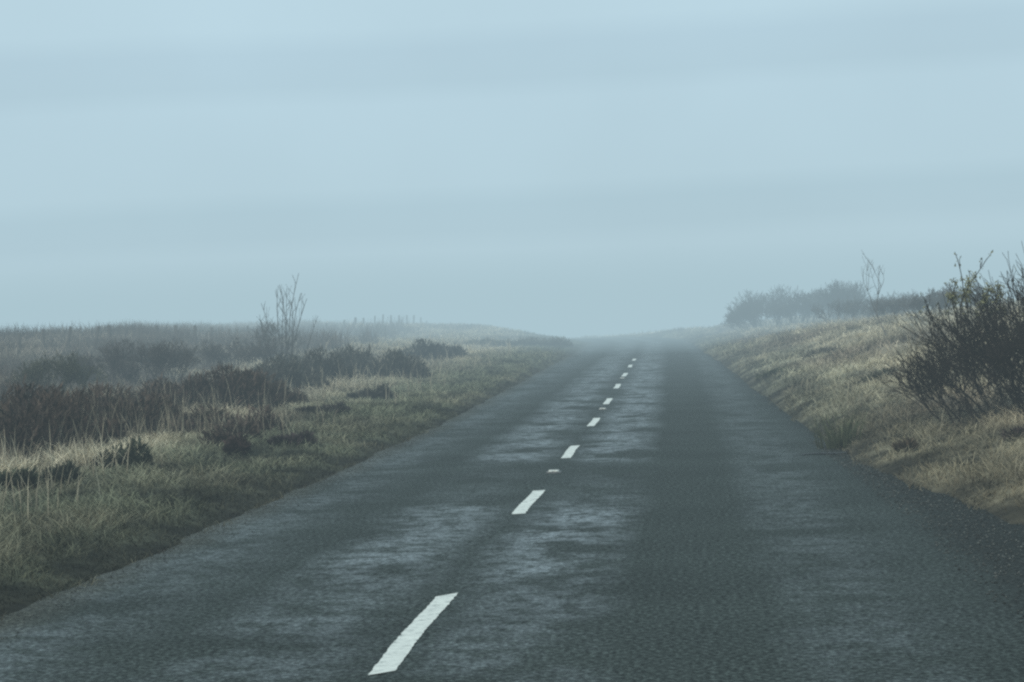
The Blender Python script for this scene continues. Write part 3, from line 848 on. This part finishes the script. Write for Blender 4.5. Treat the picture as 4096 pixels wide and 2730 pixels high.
# ------------------------------------------------------------------ fence
def build_fence():
    rng = random.Random(3)
    root_xy = (-17.3, 46.0)
    z = float(land(*root_xy))
    root = empty('field_fence', (*root_xy, z))
    tag(root, 'old post and wire fence crossing the left moor to the skyline', 'fence')
    tops = []
    y = 46.0; i = 0
    while y < 108:
        x = -17.3 + 3.0 * (y - 46) / 55 + rng.gauss(0, .06)
        zb = float(land(x, y))
        hgt = (0.70 if y < 58 else 0.64 if y < 76 else 0.55) + rng.uniform(-.08, .08); r = rng.uniform(.042, .06)
        lx = rng.gauss(.05, .09) + (0.32 if i == 0 else 0.2 if i in (3, 4) else 0)
        base = Vector((x, y, zb - .25)); top = Vector((x + lx * hgt, y + rng.gauss(0, .03), zb + hgt))
        mid = base.lerp(top, .5)
        segs = [(*(base - Vector((x, y, zb))), *(mid - Vector((x, y, zb))), r * 1.05, r, 1.0), (*(mid - Vector((x, y, zb))), *(top - Vector((x, y, zb))), r, r * .93, 1.1)]
        V, F, C = tubes(segs, 8)
        n = len(V); V = np.vstack([V, [top - Vector((x, y, zb)) + Vector((0, 0, .012))]]); C = np.append(C, 1.2)
        t = 16 + 8
        cap = np.array([[t + k, t + (k + 1) % 8, n] for k in range(8)])
        o = mesh_np('fence_post', V, [F, cap], M_WOOD, root, tint_tubes(V, C, (.085, .078, .068)))
        o.location = (x - root_xy[0], y - root_xy[1], zb - z)
        tops.append((base, top))
        y += 2.0 + rng.gauss(0, .12); i += 1
    for fr in (.35, .6, .85):
        segs = []
        for (b0, t0), (b1, t1) in zip(tops, tops[1:]):
            p = b0.lerp(t0, fr); q = b1.lerp(t1, fr); m = (p + q) / 2 - Vector((0, 0, .02))
            o3 = Vector((*root_xy, z)) + Vector((0.05, 0, 0))
            segs.append((*(p - o3), *(m - o3), .0018, .0018, 1)); segs.append((*(m - o3), *(q - o3), .0018, .0018, 1))
        V, F, C = tubes(segs, 3)
        mesh_np('wire', V, [F], M_WOOD, root, tint_tubes(V, C, (.06, .058, .055)))

# ------------------------------------------------------------------ fog, sky, sun
FOG = (0.382, 0.532, 0.59)
def fog_box(name, x0, x1, y0, y1, z0, z1, dens, colr=FOG):
    m = bpy.data.materials.new(name + '_air'); m.use_nodes = True
    nt = m.node_tree; nt.nodes.clear()
    out = N(nt, 'ShaderNodeOutputMaterial')
    ab = N(nt, 'ShaderNodeVolumeAbsorption'); ab.inputs['Color'].default_value = (0, 0, 0, 1); ab.inputs['Density'].default_value = dens
    em = N(nt, 'ShaderNodeEmission'); em.inputs['Color'].default_value = (*colr, 1); em.inputs['Strength'].default_value = dens  # daylight scattered by the fog is put in as a glow of the volume
    ad = N(nt, 'ShaderNodeAddShader'); L(nt, ab.outputs[0], ad.inputs[0]); L(nt, em.outputs[0], ad.inputs[1])
    L(nt, ad.outputs[0], out.inputs['Volume'])
    V, F = box_np(x0, x1, y0, y1, z0, z1)
    o = mesh_np(name, V, [F], m)
    tag(o, kind='structure')
    return o

def build_air():
    fog_box('fog', -700, 700, -60, 900, -90, 11.0, 0.0036, (0.445, 0.605, 0.68))
    fog_box('fog', -690, 690, 30, 890, -89, 5.0, 0.0042, (0.42, 0.575, 0.64))
    fog_box('fog', -680, 680, 64, 880, -88, 3.9, 0.023)
    w = bpy.data.worlds.new('World'); S.world = w; w.use_nodes = True
    nt = w.node_tree; nt.nodes.clear()
    out = N(nt, 'ShaderNodeOutputWorld')
    sky = N(nt, 'ShaderNodeTexSky', sky_type='NISHITA', sun_disc=False)
    sky.sun_elevation = SUN_EL; sky.sun_rotation = SUN_ROT
    bg1 = N(nt, 'ShaderNodeBackground', i_Strength=0.05); L(nt, sky.outputs[0], bg1.inputs[0])
    # cloud deck with two soft darker bands
    tc = N(nt, 'ShaderNodeTexCoord')
    sep = N(nt, 'ShaderNodeSeparateXYZ'); L(nt, tc.outputs['Generated'], sep.inputs[0])
    nz = N(nt, 'ShaderNodeTexNoise', i_Scale=2.2, i_Detail=3.0); L(nt, tc.outputs['Generated'], nz.inputs['Vector'])
    e = math_n(nt, 'SUBTRACT', sep.outputs[2], math_n(nt, 'MULTIPLY', sep.outputs[0], 0.022))
    e = math_n(nt, 'ADD', e, math_n(nt, 'MULTIPLY', math_n(nt, 'SUBTRACT', nz.outputs['Fac'], 0.5), 0.020))
    r = ramp(nt, math_n(nt, 'MULTIPLY', e, 4.0), [(0.0, (0.46, 0.615, 0.685)), (4 * .038, (0.485, 0.65, 0.73)), (4 * .048, (0.43, 0.59, 0.675)), (4 * .061, (0.43, 0.597, 0.685)), (4 * .072, (0.495, 0.67, 0.76)),
                                         (4 * .115, (0.51, 0.69, 0.785)), (4 * .126, (0.472, 0.645, 0.74)), (4 * .143, (0.48, 0.655, 0.755)), (4 * .155, (0.53, 0.715, 0.81)), (1.0, (0.55, 0.735, 0.83))])
    nz2 = N(nt, 'ShaderNodeTexNoise', i_Scale=7.0, i_Detail=4.0); L(nt, tc.outputs['Generated'], nz2.inputs['Vector'])
    st = N(nt, 'ShaderNodeMapRange'); L(nt, nz2.outputs['Fac'], st.inputs[0]); st.inputs[1].default_value = .3; st.inputs[2].default_value = .7; st.inputs[3].default_value = 0.965; st.inputs[4].default_value = 1.035
    bg2 = N(nt, 'ShaderNodeBackground'); L(nt, r.outputs[0], bg2.inputs[0]); L(nt, st.outputs[0], bg2.inputs[1])
    mx = N(nt, 'ShaderNodeMixShader'); mx.inputs[0].default_value = 0.92
    L(nt, bg1.outputs[0], mx.inputs[1]); L(nt, bg2.outputs[0], mx.inputs[2]); L(nt, mx.outputs[0], out.inputs[0])
    # the sun behind the cloud, over the left shoulder
    ld = bpy.data.lights.new('sun', 'SUN'); ld.energy = 1.3; ld.angle = R(25); ld.color = (1.0, 0.94, 0.84)
    lo = bpy.data.objects.new('sun', ld); COL.objects.link(lo)
    d = Vector((math.cos(SUN_EL) * math.sin(SUN_ROT), math.cos(SUN_EL) * math.cos(SUN_ROT), math.sin(SUN_EL)))   # towards the sun
    lo.rotation_euler = d.to_track_quat('Z', 'Y').to_euler()
    lo.location = (0, -10, 40)

SUN_EL, SUN_ROT = R(38), R(205)

build_ground()
build_road()
build_line()
build_studs()
build_grass()
build_plants()
build_big_bush()
build_fence()
build_air()

# ------------------------------------------------------------------ render settings
S.render.engine = 'CYCLES'
c = S.cycles
c.use_denoising = False
c.max_bounces = 6; c.diffuse_bounces = 3; c.glossy_bounces = 2; c.transmission_bounces = 2; c.volume_bounces = 1; c.transparent_max_bounces = 8
c.caustics_reflective = False; c.caustics_refractive = False
c.pixel_filter_type = 'BLACKMAN_HARRIS'; c.filter_width = 2.4
S.view_settings.view_transform = 'Standard'; S.view_settings.look = 'None'; S.view_settings.exposure = 0; S.view_settings.gamma = 1
S.render.resolution_x = W; S.render.resolution_y = H
